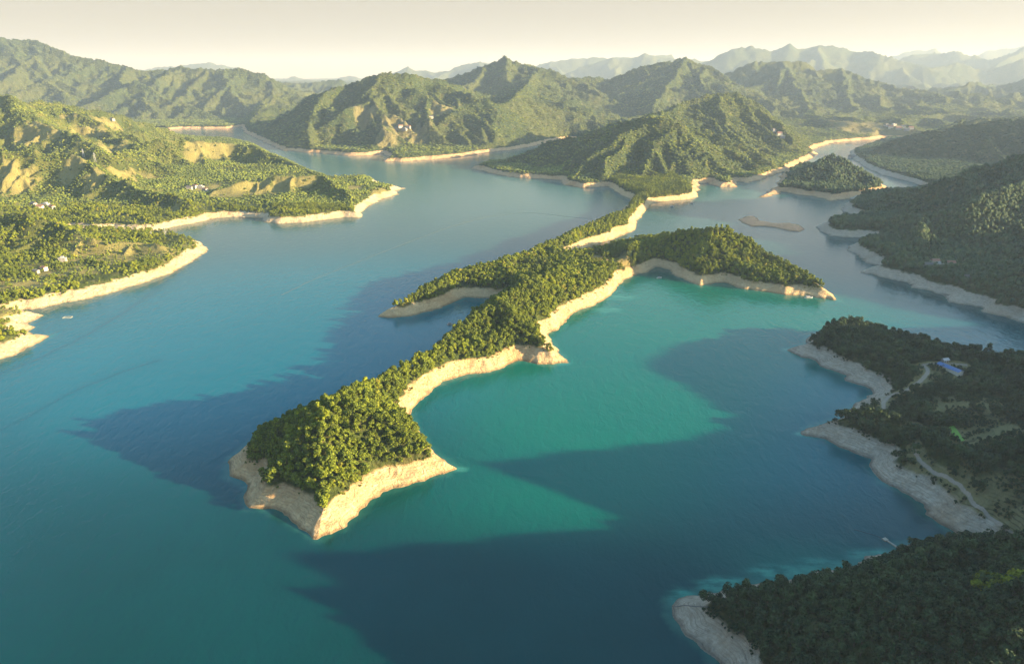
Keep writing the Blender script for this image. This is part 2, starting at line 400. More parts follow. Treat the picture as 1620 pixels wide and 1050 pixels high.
left_bare = blobs([(70,200,120,120,90),(150,215,90,90,60),(180,240,60,50,60),(190,270,35,45,50),(230,282,35,60,35),(120,262,70,40,60),(150,285,30,30,50),(60,325,20,70,50),(20,290,30,50,80),(325,300,25,30,90),(350,298,25,28,60),
 (400,300,30,36,40),(450,300,30,30,40),(150,400,15,60,60),(200,400,15,60,60),(240,395,14,50,50),(110,430,14,50,40),(40,450,14,60,40),(270,390,12,30,20),(560,300,16,26,60),(340,225,60,70,60),(600,305,12,20,60),(0,500,16,40,40),(170,190,120,50,60),(110,185,140,40,40),(370,305,0,34,60),(410,300,0,30,60),(445,298,0,28,55),(310,240,0,40,50),(10,270,0,40,50),(280,330,0,14,40),(480,283,0,40,24)], left)
left.build(mat_left, 'green and yellow terraced shore with pale banks on the left', left_bare)

# middle massif, island hills, right shore
MASS = [(747,267),(787,277),(817,281),(850,283),(890,286),(888,291),(920,298),(950,296),(983,294),(1000,298),(1015,300),(1030,302),(1060,304),(1100,305),(1107,297),(1104,292),(1120,288),(1137,297),(1162,296),(1168,288),(1183,290),(1210,282),(1240,272),(1257,262),(1272,256),(1292,244),(1280,240),(1290,234),(1310,229),
 Wp(1500,3300),Wp(900,3500),Wp(300,3300),(985,222),(960,226),(900,231),(860,238),(830,248),(790,259),(765,262)]
MASS_R = [[(757,263,2230),(830,239,2260),(873,222,2280),(933,207,2260),(970,197,2240),(1027,182,2200),(1075,190,2150),(1113,228,2080),(1150,262,1990),(1165,283,1900)],
 [(1027,182,2200),(1040,180,2550),(1085,160,2850),(1133,143,2900),(1167,143,2900),(1213,167,2880),(1253,190,2880),(1293,207,2900)],
 [(1085,160,2850),(1000,200,3100),(960,215,3200)],
 [(1133,143,2900),(1150,200,2600),(1190,235,2350),(1230,262,2180)],
 [(990,283,1930),(960,270,1960),(930,276,1930)]]
A_m = np.arange(-.09, .62, .0016); Y_m = geo(1750, 3550, .0019)
massif = Land('middle_hills', MASS, MASS_R, A_m, Y_m, k=.9, gap=62, fall=.36, gap2=52, bank=(.5, .8), base=15, beach=10, wob=(9, 4), warp=12, rough=2.2, seed=12, gully=(7, 110))
massif.build(mat_far, 'steep ridged wooded hills rising in the middle of the reservoir')

ISL = [(1197,314),(1212,312),(1237,304),(1270,309),(1300,313),(1313,317),(1347,314),(1380,309),(1410,303),(1404,297),(1390,288),(1370,280),(1345,272),(1310,268),(1275,266),(1245,268),(1236,280),(1230,294)]
ISL_R = [[(1245,275,1850),(1262,262,1880),(1290,250,1890),(1313,245,1900),(1340,254,1880),(1370,274,1830),(1397,290,1760)],[(1313,245,1900),(1318,285,1780)],[(1205,310,5),(1240,298,9),(1262,290,16)]]
island = Land('island', ISL, ISL_R, np.arange(.33, .66, .0013), geo(1550, 2300, .0016), k=.55, gap=60, fall=.45, bank=(.42, .6), base=13, beach=9, wob=(8, 3), warp=8, rough=1.5, seed=14, gully=(7, 90))
island.build(mat_far, 'cone shaped wooded island with an orange bare rim')

SMALL = [(1168,348),(1180,343),(1192,343),(1203,350),(1225,354),(1247,353),(1265,357),(1274,364),(1265,367),(1247,365),(1225,360),(1210,358),(1190,358),(1176,353)]
islet = Land('islet', SMALL, [[(1175,348,6),(1190,346,11),(1210,354,6),(1245,358,9),(1268,363,4)]], np.arange(.32, .45, .0009), geo(1200, 1550, .0012), k=.3, gap=200, fall=.2, bank=(.34, .3), base=5, beach=40, wob=(3, 1), warp=3, rough=.5, seed=15)
mat_islet = land_material('bare_soil', G1, G2, DRY, (.62, .34, .18), (.74, .43, .24), beach=40)
islet.build(mat_islet, 'low bare reddish islet lying in open water')

RIGHT = [(1292,360),(1300,355),(1320,352),(1345,349),(1366,345),(1350,341),(1334,332),(1340,323),(1360,318),(1340,314),(1370,312),(1400,309),(1440,304),(1470,299),(1440,288),(1400,278),(1367,264),(1347,249),(1345,240),(1370,232),(1395,222),
 Wp(2000,3300),Wp(5200,3300),Wp(5200,500),Wp(1500,620),(1760,560),(1690,530),(1620,512),(1593,501),(1557,494),(1552,486),(1530,482),(1503,478),(1493,466),(1443,456),(1440,447),(1397,439),(1367,431),(1375,425),(1390,421),(1373,417),(1353,403),(1343,390),(1363,384),(1380,376),(1347,376),(1313,374),(1297,366)]
RIGHT_R = [[(1350,328,14),(1385,316,1450),(1430,304,1450),(1513,298,1400),(1580,294,1300),(1660,272,1250),(1800,220,1250),(2000,130,1300)],
 [(1305,354,8),(1350,350,14),(1400,345,25),(1470,335,1200),(1550,318,1150),(1660,272,1250)],
 [(1400,430,14),(1480,440,30),(1560,440,60),(1700,400,880),(1900,330,900),(2150,250,900)],
 [(1470,335,1200),(1450,380,30),(1430,420,16)],
 [(1350,243,2650),(1413,219,2560),(1480,202,2500),(1573,189,2450),(1640,187,2400),(1800,160,2300),(2100,110,2200)],
 [(1493,200,2950),(1523,187,3000),(1600,185,3000),(1800,170,3000)]]
A_r = np.concatenate([np.arange(.38, .86, .0016), np.linspace(.86, 1.75, 120)[1:]]); Y_r = geo(560, 3350, .0024)
right = Land('right_shore', RIGHT, RIGHT_R, A_r, Y_r, k=.75, gap=75, fall=.36, gap2=60, bank=(.55, .65), base=15, beach=10, wob=(7, 3), warp=12, rough=1.7, seed=18, gully=(7, 110))
right_bare = blobs([(1430,402,30,10,30),(1475,425,30,26,14),(1420,375,25,8,25),(1590,470,20,30,8),(1500,430,30,10,10)], right)
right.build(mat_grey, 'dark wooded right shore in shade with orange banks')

# far mountains
FARP = [(388,210),(410,221),(447,238),(480,241),(520,244),(550,247),(580,247),(607,243),(615,248),(606,256),(640,256),(700,251),(740,247),(773,241),(805,238),(840,232),(873,224),(900,220),Wp(500,3200),Wp(1100,3150),Wp(1500,3050),
 (1310,227),(1340,224),(1380,221),(1400,218),Wp(2300,3050),Wp(3200,3100),Wp(9500,3500),Wp(33000,26000),Wp(-28000,26000),Wp(-6000,7000),Wp(-2600,6400),Wp(-1900,5000),Wp(-1600,4200)]
FARR = [[(400,205,3600),(417,195,3500),(490,153,3400),(533,137,3350),(603,113,3300),(653,115,3350),(700,125,3450),(767,150,3650),(800,150,3900)],
 [(630,240,2760),(673,217,2860),(707,187,2970),(740,161,3080),(800,156,3120),(830,163,3120),(873,190,3080),(895,215,3040)],
 [(800,156,3120),(830,140,3700),(850,107,4831)],
 [(560,235,2800),(545,205,2900),(560,170,3100),(603,113,3300)],
 [(690,128,4666),(730,117,4721),(773,100,4721),(800,89,4721),(830,100,4776),(850,107,4831),(890,123,4941),(933,120,4941),(967,125,4941),(1000,107,4941),(1040,98,4941),(1085,91,4941),(1120,102,4886),(1150,122,4776),(1200,150,4557),(1240,185,4337)],
 [(1120,130,5600),(1193,97,5600),(1240,95,5600),(1267,97,5600),(1297,110,5600),(1333,108,5600),(1363,120,5488),(1400,130,5376),(1423,137,5264),(1467,143,5152),(1490,147,5040),(1520,168,4816),(1550,190,4592)],
  [(1333,108,5600),(1340,150,4800),(1370,190,4100)],[(1240,95,5600),(1270,150,4700),(1300,195,3800)],[(800,89,4720),(805,130,4250),(850,165,3800)],[(1085,91,4940),(1060,130,4450),(1030,165,4000)],
 [(1520,200,4250),(1563,165,4994),(1620,147,5206),(1720,125,5312),(1900,110,5312)]]
FARR += [[(1480,150,6000),(1540,128,6200),(1580,136,6300),(1640,117,6400),(1750,108,6500),(1900,100,6500)],[(1580,136,6300),(1600,165,5300),(1560,185,4700)],[(1640,117,6400),(1680,150,5400)],
 [(200,120,6300),(260,128,6500),(330,122,6800),(400,128,7000),(470,131,7000),(540,125,7000)],[(330,122,6800),(340,150,5800),(380,170,5200)],[(470,131,7000),(440,155,5900)]]
FARR2 = [[(1080,110,6500),(1120,97,6500),(1160,77,6500),(1190,72,6500),(1213,80,6500),(1247,68,6500),(1270,78,6500),(1293,72,6500),(1323,72,6500),(1347,78,6500),(1390,83,6300),(1427,93,6200),(1463,103,6100),(1490,115,6000)],
 [(1427,90,7800),(1450,83,7800),(1477,83,7800),(1513,80,7600),(1547,87,7500),(1563,93,7500),(1590,85,7400),(1620,73,7300),(1700,60,7300),(1900,60,7300)],
 [(1463,110,6200),(1513,98,6300),(1563,110,6200),(1620,90,6200),(1750,70,6200)],
 [(850,102,9000),(873,97,9000),(913,92,9000),(950,90,9000),(1007,90,9000),(1060,86,9200)],
 [(880,120,8000),(900,113,8000),(940,98,8000),(970,90,8000),(1000,92,8000),(1022,83,8000),(1053,90,8000),(1120,95,8000)],
 [(610,118,8200),(647,105,8200),(690,114,8200),(740,100,8200),(757,98,8200),(800,100,8300)],
 [(60,118,9800),(200,112,9800),(300,101,9800),(333,98,9800),(377,107,9800),(433,127,10500),(467,121,10500),(500,130,10500),(560,118,10500)],
 [(1560,80,10500),(1600,75,10500),(1650,70,10500),(1800,70,10500)],[(1400,92,10500),(1440,80,10500),(1480,76,10500)]]
A_f = np.arange(-.9, .95, .0019); 
def far_floor(X, Y, base): return base+smooth(3100, 3700, Y)*(15+70*np.clip(.6-np.abs(fbm(X, Y, 420, 3, 61))*1.6, 0, 1))+smooth(3900, 5000, Y)*125*np.clip(.85-np.abs(fbm(X, Y, 1100, 5, 67, .55))*1.9, 0, 1)**1.3
far_hills = Land('mountains', FARP, FARR, A_f, geo(2380, 7600, .0023), k=.92, gap=95, fall=.32, gap2=80, bank=(.5, .8), base=17, beach=11, wob=(10, 4), warp=22, rough=3.0, seed=21, gully=(8, 170), floor=far_floor)
far_bare = blobs([(640,200,60,120,90),(610,215,40,60,60),(580,185,120,60,60),(700,170,120,60,60),(1400,210,30,130,200),(1340,200,40,80,200)], far_hills)
far_hills.build(mat_far, 'hazy ridged mountains standing across the head of the reservoir', far_bare)
remote = Land('distant_mountains', FARP, FARR2, np.arange(-1.0, 1.1, .0026), geo(7500, 25500, .004), push=1.65, floor=lambda X, Y, b: b+190*np.clip(.8-np.abs(fbm(X, Y, 2300, 5, 71, .55))*1.7, 0, 1), k=.8, gap=520, fall=.36, gap2=400, bank=(.6, 1.), base=30, beach=15, wob=(10, 4), warp=60, rough=3.0, seed=33, gully=(18, 400))
remote.build(mat_far, 'pale mountain ridges fading into the haze on the horizon')
LR = [Wp(-10500,4600),(-300,215),(0,215),(100,213),(200,210),(287,204),(320,204),(360,204),(400,198),(419,195),(445,190),Wp(-1330,4900),Wp(-1200,6500),Wp(-2200,8300),Wp(-10500,8600)]
LR_R = [[(-500,70,5741),(-200,60,5741),(0,58,5741),(50,62,5741),(100,80,5630),(113,87,5630),(150,93,5575),(200,105,5520),(223,110,5520),(263,110,5520),(287,102,5520),(307,108,5465),(350,108,5465),(380,108,5465),(417,115,5410),(433,123,5410),(467,140,5410),(487,152,5410)],
 [(200,105,5520),(190,133,5078),(215,126,4968),(262,156,4802),(300,168,4637),(335,180,4548)],[(0,58,5741),(60,120,5189),(110,150,4858)],[(350,108,5465),(370,150,4968),(395,175,4692)]]
left_mtn = Land('left_mountains', LR, LR_R, np.arange(-1.3, -.17, .0018), geo(3900, 8200, .0023), k=.95, gap=120, fall=.34, gap2=95, bank=(.5, .8), base=17, beach=11, wob=(12, 5), warp=22, rough=3.2, seed=41, gully=(9, 180))
left_mtn.build(mat_far, 'long hazy mountain range behind the left arm of the reservoir')

# ------------------------------------------------------------------ water
lands = [peninsula, near, left, massif, island, islet, right]
def water():
    A = np.concatenate([np.linspace(-3.2, -.95, 40)[:-1], np.arange(-.95, .95, .0024), np.linspace(.95, 3.2, 40)])
    Y = geo(160, 16000, .0038)
    AA, YY = np.meshgrid(A, Y); XX = AA*YY
    ds = np.full(XX.shape, 400.0)
    for l in lands:
        x0, x1 = l.P[:, 0].min()-150, l.P[:, 0].max()+150; y0, y1 = l.P[:, 1].min()-150, l.P[:, 1].max()+150
        m = (XX > x0) & (XX < x1) & (YY > y0) & (YY < y1)
        ds[m] = np.minimum(ds[m], np.abs(signed_dist(l.P, XX[m], YY[m])))
    ny, nx = XX.shape; idx = np.arange(ny*nx).reshape(ny, nx)
    q = np.stack([idx[:-1, :-1], idx[:-1, 1:], idx[1:, 1:], idx[1:, :-1]], -1).reshape(-1, 4)
    t = NT('lake_water'); t.pos()
    o = mesh_np('water', np.stack([XX.ravel(), YY.ravel(), np.zeros(XX.size)], -1), q, t.m, True)
    a = o.data.attributes.new('shore', 'FLOAT', 'POINT'); a.data.foreach_set('value', ds.ravel().astype(np.float32))
    # a side sheet under and behind the viewer
    gx, gy = 0, 0
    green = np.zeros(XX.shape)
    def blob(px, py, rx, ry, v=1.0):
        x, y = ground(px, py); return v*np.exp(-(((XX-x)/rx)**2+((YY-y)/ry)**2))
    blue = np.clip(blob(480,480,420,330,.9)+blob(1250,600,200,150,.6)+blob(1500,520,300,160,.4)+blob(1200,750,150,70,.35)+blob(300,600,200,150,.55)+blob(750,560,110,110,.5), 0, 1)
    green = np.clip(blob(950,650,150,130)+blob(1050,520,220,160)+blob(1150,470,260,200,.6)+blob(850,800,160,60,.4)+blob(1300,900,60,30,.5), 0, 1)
    b = o.data.attributes.new('green', 'FLOAT', 'POINT'); b.data.foreach_set('value', green.ravel().astype(np.float32))
    silt = np.zeros(XX.shape)
    for px, py, rx, ry in [(1380,878,16,7),(1300,895,18,8),(1230,905,18,8),(1150,925,20,8),(1080,945,9,9),(1250,553,9,6),(1273,687,9,5),(730,742,7,4),(980,470,25,14),(960,490,20,14),(890,575,10,5)]:
        silt = np.maximum(silt, blob(px, py, rx, ry))
    e = o.data.attributes.new('blue', 'FLOAT', 'POINT'); e.data.foreach_set('value', blue.ravel().astype(np.float32))
    c = o.data.attributes.new('silt', 'FLOAT', 'POINT'); c.data.foreach_set('value', silt.ravel().astype(np.float32))
    wk = np.zeros(XX.shape)
    for pts in ([(-40,700),(0,682),(60,650),(130,612),(190,590),(250,570)], [(-30,605),(0,592),(60,568),(140,528),(200,492),(270,440),(315,405)], [(700,212+50),(720,268),(735,262)]):
        L_ = poly(pts)
        for a_, b_ in zip(L_, L_[1:]):
            e_ = b_-a_; tt = np.clip(((XX-a_[0])*e_[0]+(YY-a_[1])*e_[1])/(e_@e_), 0, 1)
            d_ = np.hypot(XX-a_[0]-tt*e_[0]+2.5*noise(YY/25, XX/25), YY-a_[1]-tt*e_[1]); wk = np.maximum(wk, np.exp(-(d_/2.6)**2)+.35*np.exp(-(d_/14)**2))
    w_ = o.data.attributes.new('wake', 'FLOAT', 'POINT'); w_.data.foreach_set('value', wk.ravel().astype(np.float32))
    sh, gr, si = t.attr('shore'), t.attr('green'), t.attr('silt')
    n1 = t.noise(120, 4)
    far_sheen = t.rng(t.xyz[1], 800, 1900)  # far water's colour paled with distance, standing in for silvery sky reflection
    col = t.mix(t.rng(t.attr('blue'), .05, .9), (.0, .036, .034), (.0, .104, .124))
    col = t.mix(far_sheen, col, (.045, .135, .13))
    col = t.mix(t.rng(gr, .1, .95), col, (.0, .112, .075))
    col = t.mix(t.rng(n1, .3, .75, 0, .2), col, (.0, .08, .085))
    col = t.mix(t.rng(t.math('ADD', sh, t.math('MULTIPLY', t.math('SUBTRACT', t.noise(9, 4), .5), 10)), 9, 0, 0, .3), col, (.06, .22, .15))
    st = t.noise(1, 4, .6, t.scaled((.06, .16, 1)))
    col = t.mix(t.math('MULTIPLY', t.rng(si, .1, .9), t.rng(st, .3, .7)), col, (.04, .22, .16))
    col = t.mix(t.math('MULTIPLY', t.attr('wake'), .4, True), col, (.0, .05, .06))  # wakes painted darker, where ripple slopes would reflect less sky
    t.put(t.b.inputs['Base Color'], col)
    t.b.inputs['Roughness'].default_value = .12; t.b.inputs['IOR'].default_value = 1.33; t.b.inputs['Specular Tint'].default_value = (.05, .65, .85, 1)
    w1 = t.noise(1, 3, .6, t.scaled((.35, .22, 1))); w2 = t.noise(1, 3, .6, t.scaled((.11, .06, 1)), .6)
    t.bump(t.math('ADD', t.math('MULTIPLY', w1, .35), t.math('MULTIPLY', w2, .9)), 1.0, .55)
    o['kind'] = 'structure'; o['label'] = 'calm teal and blue reservoir water'
    return o
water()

# ------------------------------------------------------------------ trees
def leaf_material(name, dark, mid, light, odd):
    t = NT(name); r = t.new('ShaderNodeObjectInfo').outputs['Random']
    cr = t.new('ShaderNodeValToRGB'); t.l.new(r, cr.inputs[0]); e = cr.color_ramp.elements
    e[0].position = 0; e[0].color = (*dark, 1); e[1].position = 1; e[1].color = (*odd, 1)
    for p, c in ((.35, mid), (.75, light), (.93, light)):
        x = e.new(p); x.color = (*c, 1)
    t.pos()
    col = t.mix(t.rng(t.noise(70, 5), .42, .6, 0, .8), cr.outputs[0], dark)
    col = t.mix(t.rng(t.noise(1.3, 2), .3, .75, 0, .5), col, tuple(c*1.7 for c in light))
    t.put(t.b.inputs['Base Color'], col); t.b.inputs['Roughness'].default_value = .8
    t.b.inputs['Specular IOR Level'].default_value = .2
    return t.m
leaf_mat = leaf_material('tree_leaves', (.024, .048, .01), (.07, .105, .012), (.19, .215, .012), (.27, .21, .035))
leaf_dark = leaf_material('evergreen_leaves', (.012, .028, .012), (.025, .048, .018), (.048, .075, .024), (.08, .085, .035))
leaf_far = leaf_material('hill_leaves', (.016, .034, .012), (.045, .072, .016), (.14, .165, .02), (.2, .18, .03))
bark = NT('bark'); bark.b.inputs['Base Color'].default_value = (.09, .06, .04, 1); bark.b.inputs['Roughness'].default_value = .9
bark.pos(); bark.put(bark.b.inputs['Base Color'], bark.mix(bark.noise(.4), (.05, .035, .025), (.14, .10, .07))); bark = bark.m

def crown_mesh(name, mat, seed, n, size, tall=9.5, rad=3.2, conic=.3):
    """leaf sprays through the volume of several lobes round a tapered crown"""
    R = np.random.default_rng(seed)
    lob = [(0, 0, tall*.78, rad*.62)]
    for i in range(9):
        a = i*2.4+R.uniform(-.4, .4); zz = R.uniform(.36, .86); rr = rad*(1-conic*(zz-.3)*1.4)*R.uniform(.45, .75)
        lob.append((rr*math.cos(a), rr*math.sin(a), tall*zz, rad*R.uniform(.34, .52)))
    lob = np.array(lob); w = lob[:, 3]**2; pick = R.choice(len(lob), n, p=w/w.sum())
    d = R.normal(size=(n, 3)); d /= np.linalg.norm(d, axis=1)[:, None]; d[:, 2] = np.abs(d[:, 2])*np.where(R.random(n) < .75, 1, -1)
    c = lob[pick, :3]+d*(lob[pick, 3]*R.uniform(.72, 1.08, n))[:, None]*np.array([1, 1, .8])
    nn = d+R.normal(size=(n, 3))*.45; nn /= np.linalg.norm(nn, axis=1)[:, None]
    t1 = np.cross(nn, R.normal(size=(n, 3))); t1 /= np.linalg.norm(t1, axis=1)[:, None]; t2 = np.cross(nn, t1)
    sz = size*R.uniform(.6, 1.3, n)[:, None]
    v = np.stack([c-t1*sz, c+t2*sz*.7-nn*.12*sz, c+t1*sz, c-t2*sz*.7-nn*.12*sz], 1).reshape(-1, 3)
    q = np.arange(4*n).reshape(-1, 4)
    o = mesh_np(name, v, q, mat); S.collection.objects.unlink(o); return o
def clump_mesh(name, mat, seed, tall=8, rad=3.4):
    import bmesh
    R = np.random.default_rng(seed); bm = bmesh.new()
    for i in range(4):
        a = R.uniform(0, 6.28); rr = 0 if i == 0 else rad*.5; r = rad*(.75 if i == 0 else R.uniform(.4, .6))
        from mathutils import Matrix
        g = bmesh.ops.create_icosphere(bm, subdivisions=2 if i == 0 else 1, radius=r)
        for v in g['verts']:
            v.co *= R.uniform(.78, 1.15); v.co.z *= 1.1
            v.co += Vector((rr*math.cos(a), rr*math.sin(a), tall*(.62 if i == 0 else R.uniform(.3, .7))))
    me = bpy.data.meshes.new(name); bm.to_mesh(me); bm.free(); me.materials.append(mat)
    return bpy.data.objects.new(name, me)
def trunk_mesh(name, seed, tall=6.5):
    R = np.random.default_rng(seed); V, Q = [], []
    def tube(p0, p1, r0, r1):
        p0, p1 = np.array(p0, float), np.array(p1, float); d = p1-p0; d /= np.linalg.norm(d)
        a = np.cross(d, (.3, .9, .1)); a /= np.linalg.norm(a); b = np.cross(d, a); s = len(V)
        for p, r in ((p0, r0), (p1, r1)):
            for k in range(6): V.append(p+r*(math.cos(k*math.pi/3)*a+math.sin(k*math.pi/3)*b))
        for k in range(6): Q.append((s+k, s+(k+1) % 6, s+6+(k+1) % 6, s+6+k))
    top = (R.uniform(-.4, .4), R.uniform(-.4, .4), tall)
    tube((0, 0, -1.2), (top[0]*.4, top[1]*.4, tall*.5), .26, .18); tube((top[0]*.4, top[1]*.4, tall*.5), top, .18, .07)
    for k in range(6):
        a = k*1.9+R.uniform(0, .8); z = tall*R.uniform(.4, .85)
        tube((top[0]*.5, top[1]*.5, z), (1.9*math.cos(a), 1.9*math.sin(a), z+R.uniform(.8, 1.6)), .09, .03)
    o = mesh_np(name, np.array(V), np.array(Q), bark); S.collection.objects.unlink(o); return o.data

near_crowns = [crown_mesh('crown', leaf_mat, 50+i, 330, .62, tall=[9.5, 8.5, 10.5, 8][i], rad=[3.3, 3.7, 2.9, 3.4][i], conic=[.3, .1, .7, .2][i]) for i in range(4)]
near_dark = [crown_mesh('crown', leaf_dark, 60+i, 330, .62, tall=[9.5, 8.5, 10.5, 8][i], rad=[3.3, 3.7, 2.9, 3.4][i], conic=[.3, .1, .7, .2][i]) for i in range(4)]
far_crowns = [clump_mesh('far_crown', leaf_far, 70+i) for i in range(3)]
far_dark = [clump_mesh('far_dark_crown', leaf_dark, 80+i) for i in range(3)]

def in_view(x, y, z, m=1.12):
    dep = y*CP-(z-CAM_H)*SP; up = y*SP+(z-CAM_H)*CP
    u, v = x/np.maximum(dep, 1)*FPX, up/np.maximum(dep, 1)*FPX
    return (dep > 20) & (np.abs(u) < 810*m) & (np.abs(v) < 525*m+15)
def scatter(land, step, ymin, ymax, top=14.0, clear=1.0, noiseamt=1.0, keep=1.0, seed=0, patch=None):
    R = np.random.default_rng(100+seed)
    x0, x1 = land.X.min(), land.X.max(); x0 = max(x0, -ymax*.95); x1 = min(x1, ymax*.95)
    gx, gy = np.meshgrid(np.arange(x0, x1, step), np.arange(max(ymin, land.Y[0]), min(ymax, land.Y[-1]), step))
    x = (gx+R.uniform(-.48, .48, gx.shape)*step).ravel(); y = (gy+R.uniform(-.48, .48, gx.shape)*step).ravel()
    ok = in_view(x, y, np.full(x.shape, 60.), 1.25); x, y = x[ok], y[ok]
    if land.fan:
        ok = (x/y > land.A[0]) & (x/y < land.A[-1]); x, y = x[ok], y[ok]
    z = land.sample(x, y)
    lim = top+3.0*noiseamt*fbm(x, y, 22, 3, 77)
    ok = (z > lim) & in_view(x, y, z) & (R.random(x.shape) < keep)
    x, y, z = x[ok], y[ok], z[ok]
    b = land.sample(x, y, land.B)+.35*noise(x/16, y/16, 5)
    ok = (b < .42) | (R.random(x.shape) > clear)
    if patch: ok &= (fbm(x, y, patch[0], 4, 91)+.5*noise(x/12, y/12, 6) > patch[1]) | (R.random(x.shape) < patch[2])
    return np.stack([x[ok], y[ok], z[ok]], -1)
def forest(name, pts, sources, label, smin=.75, smax=1.25, seed=0, squash=1.0):
    R = np.random.default_rng(seed+500); n = len(pts)
    me = bpy.data.meshes.new(name); me.vertices.add(n); me.vertices.foreach_set('co', (pts-np.array([0, 0, .6])).astype(np.float32).ravel())
    a = me.attributes.new('size', 'FLOAT_VECTOR', 'POINT')
    s = R.uniform(smin, smax, n)*(1+.18*noise(pts[:, 0]/25, pts[:, 1]/25, 8)); hs = s*R.uniform(.85, 1.2, n)*squash
    a.data.foreach_set('vector', np.stack([s, s, hs], -1).astype(np.float32).ravel())
    a = me.attributes.new('turn', 'FLOAT_VECTOR', 'POINT')
    a.data.foreach_set('vector', np.stack([R.normal(0, .06, n), R.normal(0, .06, n), R.uniform(0, 6.28, n)], -1).astype(np.float32).ravel())
    a = me.attributes.new('kindno', 'INT', 'POINT'); a.data.foreach_set('value', R.integers(0, len(sources), n).astype(np.int32))
    o = bpy.data.objects.new(name, me); S.collection.objects.link(o)
    g = bpy.data.node_groups.new(name, 'GeometryNodeTree'); N, L = g.nodes, g.links
    g.interface.new_socket('Geometry', in_out='INPUT', socket_type='NodeSocketGeometry'); g.interface.new_socket('Geometry', in_out='OUTPUT', socket_type='NodeSocketGeometry')
    gi, go = N.new('NodeGroupInput'), N.new('NodeGroupOutput')
    m2p = N.new('GeometryNodeMeshToPoints'); L.new(gi.outputs[0], m2p.inputs[0])
    ip = N.new('GeometryNodeInstanceOnPoints'); L.new(m2p.outputs[0], ip.inputs['Points'])
    j = N.new('GeometryNodeJoinGeometry')
    for s_ in sources:
        oi = N.new('GeometryNodeObjectInfo'); oi.inputs['Object'].default_value = s_; oi.inputs['As Instance'].default_value = True
        L.new(oi.outputs['Geometry'], j.inputs[0])
    L.new(j.outputs[0], ip.inputs['Instance']); ip.inputs['Pick Instance'].default_value = True
    def na(nm, ty):
        x = N.new('GeometryNodeInputNamedAttribute'); x.data_type = ty; x.inputs['Name'].default_value = nm; return x.outputs['Attribute']
    L.new(na('kindno', 'INT'), ip.inputs['Instance Index']); L.new(na('turn', 'FLOAT_VECTOR'), ip.inputs['Rotation']); L.new(na('size', 'FLOAT_VECTOR'), ip.inputs['Scale'])
    L.new(ip.outputs[0], go.inputs[0])
    md = o.modifiers.new('trees', 'NODES'); md.node_group = g
    o['kind'] = 'stuff'; o['label'] = label; o['category'] = 'forest'
    return o


def bushes(land, step, ymin, ymax, top, seed):
    """low scrub where the wood is open and along the top of the bare bank"""
    R = np.random.default_rng(900+seed)
    x0, x1 = max(land.X.min(), -ymax*.95), min(land.X.max(), ymax*.95)
    gx, gy = np.meshgrid(np.arange(x0, x1, step), np.arange(max(ymin, land.Y[0]), min(ymax, land.Y[-1]), step))
    x = (gx+R.uniform(-.5, .5, gx.shape)*step).ravel(); y = (gy+R.uniform(-.5, .5, gx.shape)*step).ravel()
    ok = in_view(x, y, np.full(x.shape, 30.), 1.2)
    if land.fan: ok &= (x/y > land.A[0]) & (x/y < land.A[-1])
    x, y = x[ok], y[ok]; z = land.sample(x, y); b = land.sample(x, y, land.B)
    n = noise(x/14, y/14, 3)+.6*noise(x/5, y/5, 9)
    if not land.fan: b = np.maximum(b, .6*((x > 300) & (y > 395) & (y < 640)))
    ok = (((z > top) & (b > .3) & (b < .93) & (n > -.1)) | ((z > top-2.2) & (z < top+2.5) & (n > .25)))
    for P3, w in road_w:
        d = np.full(x.shape, 1e9)
        for p in P3: d = np.minimum(d, (x-p[0])**2+(y-p[1])**2)
        ok &= d > (w*.5+1.4)**2
    return np.stack([x[ok], y[ok], z[ok]], -1)
pen_t = scatter(peninsula, 3.4, 300, 2100, 9.6, seed=1)
near_t = scatter(near, 4.2, 100, 800, 9.8, noiseamt=1.3, clear=.93, seed=2)
# the trees that show largest are things of their own
allt = np.concatenate([pen_t, near_t]); src = np.concatenate([np.zeros(len(pen_t), int), np.ones(len(near_t), int)])
dist = np.linalg.norm(allt-np.array([0, 0, CAM_H]), axis=1)
inv = in_view(allt[:, 0], allt[:, 1], allt[:, 2]+5, .99)
order = np.argsort(np.where(inv, dist, 1e9))[:300]; solo = np.zeros(len(allt), bool); solo[order] = True
trunks = [trunk_mesh('trunk', 90+i) for i in range(4)]
R_ = np.random.default_rng(77)
for i in order:
    k = int(R_.integers(0, 4)); dk = src[i] == 1
    xw, yw, zw = allt[i]; dep_ = yw*CP-(zw-CAM_H)*SP; qx, qy = 810+FPX*xw/dep_, 525-FPX*(yw*SP+(zw-CAM_H)*CP)/dep_
    bs = float(near.sample(np.array([xw]), np.array([yw]))[0])
    wh = 0 if bs < 15 else (1 if qy > 1000 else (2 if qx > 1400 else 3))
    t = bpy.data.objects.new('tree', None); S.collection.objects.link(t)
    s = R_.uniform(.6, 1.05); t.location = allt[i]-np.array([0, 0, .6]); t.rotation_euler = (R_.normal(0, .05), R_.normal(0, .05), R_.uniform(0, 6.28)); t.scale = (s, s, s*R_.uniform(.9, 1.2))
    t['category'] = 'tree'; t['group'] = ('trees edging the grey bank', 'trees along the bottom of the wood', 'trees high on the shaded slope', 'trees in the middle of the shaded wood')[wh] if dk else 'front trees on the tip of the peninsula'
    t['label'] = (('dark evergreen tree at the very edge of the near wood above the grey bank', 'dark evergreen in the lowest rows of the near wood along the photo bottom', 'dark evergreen high up the shaded slope in the bottom right corner', 'dark evergreen deep inside the shaded wood between bank and upper slope')[wh] if dk else 'sunlit green tree on the tip of the peninsula')
    for nm, me in (('trunk', trunks[k]), ('crown', (near_dark if dk else near_crowns)[k].data)):
        c = bpy.data.objects.new(nm, me); S.collection.objects.link(c); c.parent = t
